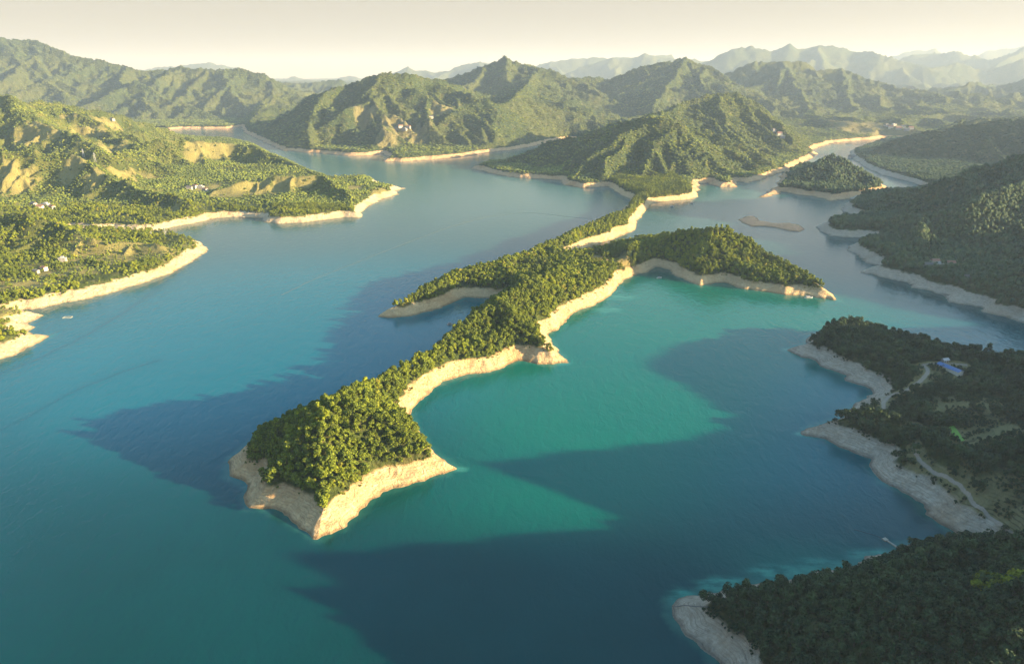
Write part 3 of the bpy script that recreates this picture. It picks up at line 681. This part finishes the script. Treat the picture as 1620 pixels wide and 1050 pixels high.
open_ = (near_t[:, 0] > 300) & (near_t[:, 1] > 395) & (near_t[:, 1] < 640) & (fbm(near_t[:, 0], near_t[:, 1], 34, 3, 55) < .05)
solo[len(pen_t):] |= open_ & (np.random.default_rng(8).random(len(near_t)) < .8)
pl = pen_t[~solo[:len(pen_t)]]; nl = near_t[~solo[len(pen_t):]]
forest('peninsula_forest', pl, near_crowns, 'dense sunlit green wood covering the long peninsula', .4, 1.08, seed=1)
g_ = [hit(near, *p)[:2] for p in ((1566,930),(1556,945),(1590,955),(1572,968),(1600,925),(1580,938))]
gm = np.zeros(len(nl), bool)
for gx_, gy_ in g_: gm |= (np.hypot(nl[:, 0]-gx_, nl[:, 1]-gy_) < 4.5)
forest('bamboo_grove', nl[gm], near_crowns, 'small paler yellow green grove on the dark slope at the lower right', seed=31); nl = nl[~gm]
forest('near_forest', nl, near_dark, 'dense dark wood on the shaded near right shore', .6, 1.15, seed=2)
forest('near_shrubs', bushes(near, 2.2, 130, 800, 10, 1), near_dark, 'low dark scrub between the terraces and tracks of the near right shore', .18, .42, seed=21)
forest('left_shrubs', bushes(left, 4.2, 560, 1600, 9.5, 2), far_crowns, 'low green scrub on the open slopes of the left shore', .22, .5, seed=22)
forest('peninsula_shrubs', bushes(peninsula, 2.6, 340, 1100, 9.6, 3), near_crowns, 'low green scrub along the top of the peninsula banks', .16, .34, seed=23)
a = scatter(left, 3.9, 500, 1500, 9.4, clear=.92, seed=3, patch=(70, -.02, .16))
b = scatter(left, 5.8, 1500, 3400, 9.4, clear=.93, seed=4, patch=(150, -.2, .25))
forest('left_forest', a, near_crowns, 'patchy bright green wood on the nearer left shore', .4, .85, seed=3, squash=.95)
forest('left_hill_forest', b, far_crowns, 'patchy wood over the terraced hills on the left', .6, 1.15, seed=4, squash=.62)
b = scatter(massif, 8.0, 1700, 3500, 10.5, seed=5)
forest('middle_forest', b, far_crowns, 'wood covering the steep hills in the middle of the water', 1.0, 1.5, seed=5, squash=.42)
b = scatter(island, 7.5, 1500, 2300, 9.5, seed=6)
forest('island_forest', b, far_dark, 'wood covering the cone shaped island', 1.0, 1.5, seed=6)
a = scatter(right, 6.5, 500, 1700, 10, seed=7); b = scatter(right, 10, 1700, 3300, 10, seed=8)
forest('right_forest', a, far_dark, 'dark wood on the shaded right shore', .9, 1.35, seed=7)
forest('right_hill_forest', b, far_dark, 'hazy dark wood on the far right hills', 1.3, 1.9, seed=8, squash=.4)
b = scatter(far_hills, 12.5, 2390, 5300, 12, clear=.8, keep=.9, seed=9)
forest('mountain_forest', b, far_crowns, 'wood on the lower slopes of the hazy mountains', 1.5, 2.2, seed=9, squash=.28)
b = scatter(left_mtn, 14, 3900, 6200, 12, keep=.85, seed=10)
forest('left_mountain_forest', b, far_crowns, 'wood on the hazy range behind the left arm', 1.6, 2.3, seed=10, squash=.28)

# ------------------------------------------------------------------ small things
def plain(name, c, rough=.8, metal=0.0, vary=.25):
    t = NT(name); t.pos(); n = t.noise(1.2, 4)
    t.put(t.b.inputs['Base Color'], t.mix(n, tuple(x*(1-vary) for x in c), tuple(min(1, x*(1+vary)) for x in c)))
    t.b.inputs['Roughness'].default_value = rough; t.b.inputs['Metallic'].default_value = metal; return t.m
M_ = dict(white=plain('white_plaster', (.28, .265, .24)), cream=plain('cream_plaster', (.62, .54, .42)), dark=plain('dark_tiles', (.10, .095, .09)), red=plain('brown_tiles', (.22, .11, .07)),
          grey=plain('grey_roof', (.34, .34, .34)), blue=plain('blue_sheet_roof', (.06, .13, .28), .45), glass=plain('window_glass', (.05, .06, .07), .2), wood=plain('door_wood', (.16, .09, .05)),
          steel=plain('galvanised_steel', (.5, .52, .54), .4, .6), plank=plain('weathered_planks', (.3, .27, .2)), hull=plain('boat_hull', (.4, .42, .42), .4), float=plain('dark_floats', (.06, .08, .085)),
          dirt=plain('dirt_track', (.27, .22, .16), .95), pipe=plain('pipe', (.16, .14, .12)), foam=plain('pale_floats', (.42, .38, .28)))
class MB:
    def __init__(s): s.v, s.q = [], []
    def box(s, x0, x1, y0, y1, z0, z1):
        n = len(s.v); s.v += [(x, y, z) for z in (z0, z1) for x, y in ((x0, y0), (x1, y0), (x1, y1), (x0, y1))]
        s.q += [tuple(n+i for i in f) for f in ((0, 3, 2, 1), (4, 5, 6, 7), (0, 1, 5, 4), (1, 2, 6, 5), (2, 3, 7, 6), (3, 0, 4, 7))]
        return s
    def bar(s, p, q, r):
        p, q = np.array(p, float), np.array(q, float); d = q-p; d /= np.linalg.norm(d)
        a = np.cross(d, (0, 0, 1) if abs(d[2]) < .9 else (1, 0, 0)); a /= np.linalg.norm(a); b = np.cross(d, a); n = len(s.v)
        for c in (p, q):
            for i in range(4):
                t = math.pi/2*i+.785; s.v.append(tuple(c+r*(math.cos(t)*a+math.sin(t)*b)))
        s.q += [(n+i, n+(i+1) % 4, n+4+(i+1) % 4, n+4+i) for i in range(4)]+[(n, n+1, n+2, n+3), (n+7, n+6, n+5, n+4)]
        return s
    def poly(s, pts):
        n = len(s.v); s.v += [tuple(p) for p in pts]; s.q.append(tuple(range(n, n+len(pts)))); return s
    def build(s, name, mat, parent=None):
        me = bpy.data.meshes.new(name); me.from_pydata([tuple(map(float, p)) for p in s.v], [], s.q); me.materials.append(mat); me.update()
        o = bpy.data.objects.new(name, me); S.collection.objects.link(o)
        if parent: o.parent = parent
        return o
def root(name, loc, rz, label, cat, group=None, sc=1.0):
    o = bpy.data.objects.new(name, None); S.collection.objects.link(o); o.location = loc; o.rotation_euler = (0, 0, rz); o.scale = (sc, sc, sc)
    o['label'] = label; o['category'] = cat
    if group: o['group'] = group
    return o
def copy_tree(o, parent=None):
    c = o.copy(); S.collection.objects.link(c); c.parent = parent
    for ch in [x for x in S.objects if x.parent == o]: copy_tree(ch, c)
    return c
def make_house(name, L, D, H, wall, roof, loc, rz, label, group=None, flat=False):
    r = root(name, loc, rz, label, 'house', group)
    MB().box(-L/2, L/2, -D/2, D/2, -2.5, H).build('wall', wall, r)
    m = MB()
    if flat:
        m.box(-L/2-.3, L/2+.3, -D/2-.3, D/2+.3, H+.003, H+.35); m.box(-L/2-.3, L/2+.3, -D/2-.3, -D/2-.1, H+.353, H+1.0); m.box(-L/4, L/6, -1, D/2-.5, H+.353, H+2.4)
    else:
        e, g = .7, D*.32
        for sg in (-1, 1):
            m.poly([(-L/2-e, sg*(D/2+e), H-.3), (L/2+e, sg*(D/2+e), H-.3), (L/2+e, 0, H+g), (-L/2-e, 0, H+g)])
            m.poly([(-L/2-e, sg*(D/2+e), H-.1), (L/2+e, sg*(D/2+e), H-.1), (L/2+e, 0, H+g+.25), (-L/2-e, 0, H+g+.25)])
            m.poly([(-L/2-e, sg*(D/2+e), H-.3), (L/2+e, sg*(D/2+e), H-.3), (L/2+e, sg*(D/2+e), H-.1), (-L/2-e, sg*(D/2+e), H-.1)])
            x = sg*L/2; g2 = MB
            m.poly([(x*.999, -D/2, H), (x*.999, D/2, H), (x*.999, 0, H+g-.1)])
    m.build('roof', roof, r)
    nf = max(1, int(H//3))
    for f in range(nf):
        for i in range(max(2, int(L//3.2))):
            x = -L/2+L*(i+.5)/max(2, int(L//3.2)); z = f*3+1.0
            if f == 0 and i == 1: MB().box(x-.6, x+.6, -D/2-.04, -D/2+.02, 0, 2.2).build('door', M_['wood'], r); continue
            MB().box(x-.6, x+.6, -D/2-.04, -D/2+.02, z, z+1.3).build('window', M_['glass'], r)
    return r
# tracks and a bright field plot on the near shore
def ribbon(P3, w, name, label):
    d = np.gradient(P3[:, :2], axis=0); d /= np.linalg.norm(d, axis=1)[:, None]+1e-9; nrm = np.stack([-d[:, 1], d[:, 0]], 1)
    rows = []
    for k in (-1, -.5, 0, .5, 1):
        xy = P3[:, :2]+nrm*w*.5*k*(1+.15*np.sin(np.arange(len(P3))*1.7)[:, None]); rows.append(np.c_[xy, near.sample(xy[:, 0], xy[:, 1])+.22])
    V = np.stack(rows, 1).reshape(-1, 3); n = len(P3)
    q = np.array([(i*5+j, i*5+j+1, i*5+5+j+1, i*5+5+j) for i in range(n-1) for j in range(4)])
    o = mesh_np(name, V, q, M_['dirt'], True); o['kind'] = 'structure'; o['label'] = label
for (P3, w), lb in zip(road_w, ('pale dirt path winding down from the blue roofed shed', 'pale dirt yard strip running past the blue roofed shed', 'short orange dirt path among the dark trees', 'long grey track running down to the rocky bank', 'faint dirt path across the upper fields')):
    ribbon(P3, w, 'path', lb)
fm = plain('young_crop', (.13, .26, .03)); c = [hit(near, *p) for p in ((1500,676),(1509,674),(1526,697),(1516,701))]; c = np.array(c)
uu, vv = np.meshgrid(np.linspace(0, 1, 14), np.linspace(0, 1, 22))
xy = (c[0, :2]*(1-uu[..., None])+c[1, :2]*uu[..., None])*(1-vv[..., None])+(c[3, :2]*(1-uu[..., None])+c[2, :2]*uu[..., None])*vv[..., None]
V = np.c_[xy.reshape(-1, 2), near.sample(xy[..., 0].ravel(), xy[..., 1].ravel())+.5]
q = np.array([(i*14+j, i*14+j+1, i*14+15+j, i*14+14+j) for i in range(21) for j in range(13)])
fo = mesh_np('field', V, q, fm); fo['kind'] = 'structure'; fo['label'] = 'small bright green crop plot among dark trees'
# long shed under a blue roof
x, y, z = hit(near, 1502, 586)
r = root('shed', (x, y, z), math.radians(112), 'long shed with a bright blue sheet roof beside the dirt path', 'shed')
MB().box(-11, 11, -3.6, 3.6, -2, 3.2).build('wall', M_['cream'], r)
m = MB()
for sg in (-1, 1):
    m.poly([(-11.6, sg*4.2, 3.0), (11.6, sg*4.2, 3.0), (11.6, 0, 4.5), (-11.6, 0, 4.5)]); m.poly([(-11.6, sg*4.2, 3.2), (11.6, sg*4.2, 3.2), (11.6, 0, 4.7), (-11.6, 0, 4.7)])
m.build('roof', M_['blue'], r)
for i in range(5): MB().box(-9+i*4.2, -7.6+i*4.2, -3.66, -3.58, .9, 2.2).build('window', M_['glass'], r)
MB().box(10.98, 11.06, -1, 1, 0, 2.4).build('door', M_['wood'], r)
x, y, z = hit(near, 1494, 573)
make_house('hut', 6, 4, 3, M_['white'], M_['grey'], (x, y, z), .3, 'tiny white hut standing behind the blue roofed shed')
# houses
def hs(land, lst, group, place):
    looks = [('white', 'dark'), ('cream', 'red'), ('white', 'grey'), ('white', 'red'), ('cream', 'dark')]
    for k, (px, py, sz, txt) in enumerate(lst):
        x, y, z = hit(land, px, py); a, b = looks[k % 5]; fl = b == 'grey'
        make_house('house', 8*sz, 5.6*sz, 5*min(sz, 1.4), M_[a], M_[b], (x, y, z-.3), random.uniform(-.5, .5), '%s house %s %s' % ({'white': 'white', 'cream': 'cream'}[a], txt, place), group, fl)
hs(left, [(58,432,.9,'lowest and leftmost of the three farmhouses'),(70,428,1.1,'in the middle of the three farmhouses'),(100,414,1.2,'highest of the three farmhouses')], 'farmhouses on the near left spit', 'among trees above the pale left bank')
hs(left, [(54,326,1.5,'at the left end of the hamlet'),(64,331,1.5,'second from the left in the hamlet'),(73,327,1.7,'third from the left in the hamlet'),(83,331,1.5,'at the right end of the hamlet')], 'houses of the left hamlet', 'below the dark wooded ridge')
hs(left, [(300,300,1.6,'leftmost of the group'),(309,298,1.4,'second of the group'),(318,299,1.8,'third of the group'),(325,303,1.4,'rightmost of the group')], 'houses behind the brown hill', 'in the gap behind the brown striped hill')
hs(left, [(178,192,2.0,'alone')], None, 'on the yellow clearing of the upper left slope')
hs(far_hills, [(628,205,2.2,'leftmost'),(634,202,2.2,'second from left'),(640,206,2.6,'third from left'),(646,203,2.2,'rightmost of the village'),(682,187,2.4,'up the slope at the right')], 'village below the hazy mountain', 'of the mountain hollow village')
hs(massif, [(1224,209,2.2,'highest of the three'),(1233,214,2.4,'middle of the three'),(1238,218,2.0,'lowest of the three')], 'houses on the middle hills', 'on the right flank of the middle hills')
hs(far_hills, [(1402,200,2.8,'leftmost'),(1409,203,2.8,'second'),(1414,199,2.6,'third'),(1421,205,3.0,'fourth'),(1428,202,2.6,'fifth'),(1434,207,2.8,'sixth'),(1441,204,2.6,'rightmost')], 'village at the head of the right arm', 'in the row across the hazy valley at the right')
hs(right, [(1347,250,2.6,'standing alone by the water')], None, 'at the foot of the far right hill')
hs(right, [(1468,424,1.3,'leftmost of the four'),(1478,419,1.4,'second of the four'),(1485,423,1.2,'third of the four'),(1503,421,1.3,'fourth and rightmost')], 'houses on the dark right shore', 'above the shaded right shore')
hs(right, [(1530,443,1.2,'standing by itself lower down')], None, 'on the shaded right shore')
# pylons
def pylon(land, px, py, h, label, group):
    x, y, z = hit(land, px, py)
    r = root('power_pylon', (x, y, z-1), .5, label, 'power pylon', group); m = MB(); b, t = h*.11, h*.025
    for sx in (-1, 1):
        for sy in (-1, 1): m.bar((sx*b, sy*b, 0), (sx*t, sy*t, h), h*.012)
    for k in range(7):
        f0, f1 = k/7, (k+1)/7; w0, w1 = b+(t-b)*f0, b+(t-b)*f1
        for c in range(4):
            p = ((-1, -1), (1, -1), (1, 1), (-1, 1))[c]; n_ = ((1, -1), (1, 1), (-1, 1), (-1, -1))[c]
            m.bar((p[0]*w0, p[1]*w0, h*f0), (n_[0]*w1, n_[1]*w1, h*f1), h*.006); m.bar((p[0]*w1, p[1]*w1, h*f1), (n_[0]*w1, n_[1]*w1, h*f1), h*.006)
    m.build('lattice_mast', M_['steel'], r)
    for z_, l_ in ((.72, .17), (.84, .13), (.95, .09)): MB().bar((-h*l_, 0, h*z_), (h*l_, 0, h*z_), h*.012).build('crossarm', M_['steel'], r)
pylon(left, 262, 373, 17, 'tall pale lattice pylon at the water edge of the left spit', 'power pylons')
pylon(left, 240, 374, 10, 'short pale lattice pylon on the grassy left spit', 'power pylons')
pylon(left, 133, 250, 24, 'lattice pylon at the left end of the dark ridge line', 'power pylons')
pylon(left, 151, 256, 24, 'lattice pylon on the bare crest beside the yellow clearing', 'power pylons')
# boats, rafts, pontoon, boom
def boat(px, py, L, rz, label, cover):
    x, y = ground(px, py); r = root('boat', (x, y, 0), rz, label, 'boat'); m = MB(); w = L*.16
    st = [(-.5, .75), (-.2, 1), (.15, .95), (.35, .6), (.5, .05)]
    for (a, wa), (b, wb) in zip(st, st[1:]):
        for sg in (-1, 1):
            m.poly([(a*L, sg*wa*w*.6, -.2), (b*L, sg*wb*w*.6, -.2), (b*L, sg*wb*w, .8+.5*(b > .2)), (a*L, sg*wa*w, .8+.5*(a > .2))])
        m.poly([(a*L, -wa*w, .55), (b*L, -wb*w, .55), (b*L, wb*w, .55), (a*L, wa*w, .55)])
    m.poly([(-.5*L, -.45*w, -.2), (-.5*L, .45*w, -.2), (-.5*L, .75*w, .8), (-.5*L, -.75*w, .8)])
    m.build('hull', M_['hull'], r)
    if cover:
        c_ = MB().box(-.3*L, .12*L, -w*.7, w*.7, .56, 2.1); c_.build('cabin', M_['white'], r); MB().box(-.34*L, .16*L, -w*.85, w*.85, 2.103, 2.25).build('canopy', M_[cover], r)
boat(1043, 440, 9, .4, 'small pale boat moored in the green cove under the wooded hill', 'white')
boat(1279, 471, 12, .15, 'low grey boat lying under the rocky tip of the wooded hill', 'grey')
boat(1095, 322, 10, 2.0, 'small white boat on the pale channel beside the narrow neck', 'white')
boat(1063, 327, 9, 2.6, 'tiny white boat crossing the channel right of the narrow neck', 'white')
x, y = ground(107, 502); r = root('raft', (x, y, 0), .12, 'open rectangular raft of pale floats off the left bank', 'raft', None, .68)
for a_ in (-1, 1):
    MB().box(-7, 7, a_*4.2-.45, a_*4.2+.45, -.2, .5).build('float', M_['foam'], r); MB().box(a_*6.9-.45, a_*6.9+.45, -3.74, 3.74, -.2, .47).build('float', M_['foam'], r)
x, y = ground(712, 513); r = root('raft', (x, y, 0), .2, 'tiny work raft with a hut behind the peninsula trees', 'raft')
MB().box(-3.5, 3.5, -2.5, 2.5, -.2, .5).build('deck', M_['plank'], r); MB().box(-2, 1, -1.5, 1.5, .503, 2.5).build('hut', M_['white'], r)
p0, p1 = ground(1421, 867), ground(1403, 855); L_ = math.dist(p0, p1)
r = root('pontoon', (p0[0], p0[1], 0), math.atan2(p1[1]-p0[1], p1[0]-p0[0]), 'thin floating walkway with a small platform reaching out from the sandy bank', 'pontoon')
m = MB()
for k in range(6): m.box(k*L_/6, (k+.94)*L_/6, -.55, .55, -.1, .45)
m.build('walkway', M_['plank'], r); MB().box(L_, L_+2.6, -1.5, 1.5, -.1, .55).build('platform', M_['plank'], r)
m = MB()
for k in range(5): m.bar((k*L_/5+.3, .5, .45), (k*L_/5+.3, .5, 1.4), .05)
m.bar((.3, .5, 1.4), (L_*.86, .5, 1.4), .05); m.build('railing', M_['steel'], r)
def boom(pts, rad, label, gap=2.2):
    P = np.array([ground(*p) for p in pts]); t_ = np.linspace(0, len(P)-1, len(P)*12); P = np.stack([np.interp(t_, np.arange(len(P)), P[:, k]) for k in range(2)], 1)
    for _ in range(30): P[1:-1] = (P[:-2]+2*P[1:-1]+P[2:])/4
    sg = np.hypot(*np.diff(P, axis=0).T); cu = np.concatenate([[0], np.cumsum(sg)]); n = int(cu[-1]/gap); sp_ = np.linspace(0, cu[-1], n)
    X_ = np.interp(sp_, cu, P[:, 0])+.8*noise(sp_/14, sp_*0, 4); Y_ = np.interp(sp_, cu, P[:, 1])+1.2*noise(sp_/18, sp_*0+3, 4); m = MB()
    for i in range(n-1): m.bar((X_[i], Y_[i], .05), (X_[i]+(X_[i+1]-X_[i])*.85, Y_[i]+(Y_[i+1]-Y_[i])*.85, .05), rad*(.8+.4*random.random()))
    o = m.build('floating_boom', M_['float'], None); o['label'] = label; o['category'] = 'floating boom'
boom([(445,467),(500,440),(547,422),(600,401),(660,378),(720,356),(770,343),(800,339),(830,336),(870,339),(905,344),(937,346)], .3, 'long thin dark line of floats curving across the open water')
boom([(1402,853),(1392,849),(1380,845),(1350,838)], .2, 'short thin string of floats off the end of the walkway', 1.6)
P0, P1 = hit(near, 1067, 960), hit(near, 1126, 962)
m = MB(); N_ = 24; xs = np.linspace(P0[0], P1[0], N_); ys = np.linspace(P0[1], P1[1], N_); zs = near.sample(xs, ys)+.35
for i in range(N_-1): m.bar((xs[i], ys[i], zs[i]), (xs[i+1], ys[i+1], zs[i+1]), .22)
o = m.build('pipe', M_['pipe']); o['label'] = 'thin dark pipe crossing the bare bank at the tip of the near wood'; o['category'] = 'pipe'

# ------------------------------------------------------------------ haze
def haze():
    import bmesh
    zt = max(l.H.max() for l in lands+[far_hills, remote, left_mtn])+25
    print('top', zt)
    bm = bmesh.new(); bmesh.ops.create_cube(bm, size=1)
    x0, x1, y0, y1, z0, z1 = -62000, 62000, -1500, 36000, -8.0, zt
    for v in bm.verts:
        v.co = ((x0+x1)/2+v.co.x*(x1-x0), (y0+y1)/2+v.co.y*(y1-y0), (z0+z1)/2+v.co.z*(z1-z0))
    me = bpy.data.meshes.new('haze'); bm.to_mesh(me); bm.free()
    m = bpy.data.materials.new('haze_air'); m.use_nodes = True; n, l = m.node_tree.nodes, m.node_tree.links
    n.remove(n['Principled BSDF']); pv = n.new('ShaderNodeVolumePrincipled')
    pv.inputs['Color'].default_value = (.39, .505, .68, 1); pv.inputs['Absorption Color'].default_value = (.55, .3, .0, 1); pv.inputs['Density'].default_value = HAZE_DENSITY; pv.inputs['Anisotropy'].default_value = .1
    l.new(pv.outputs[0], n['Material Output'].inputs['Volume']); me.materials.append(m)
    o = bpy.data.objects.new('haze', me); S.collection.objects.link(o); o['kind'] = 'stuff'; o['label'] = 'pale haze filling the air over the reservoir'
haze()
for o in S.objects:
    if o.name.endswith('forest'): print(o.name, len(o.data.vertices))
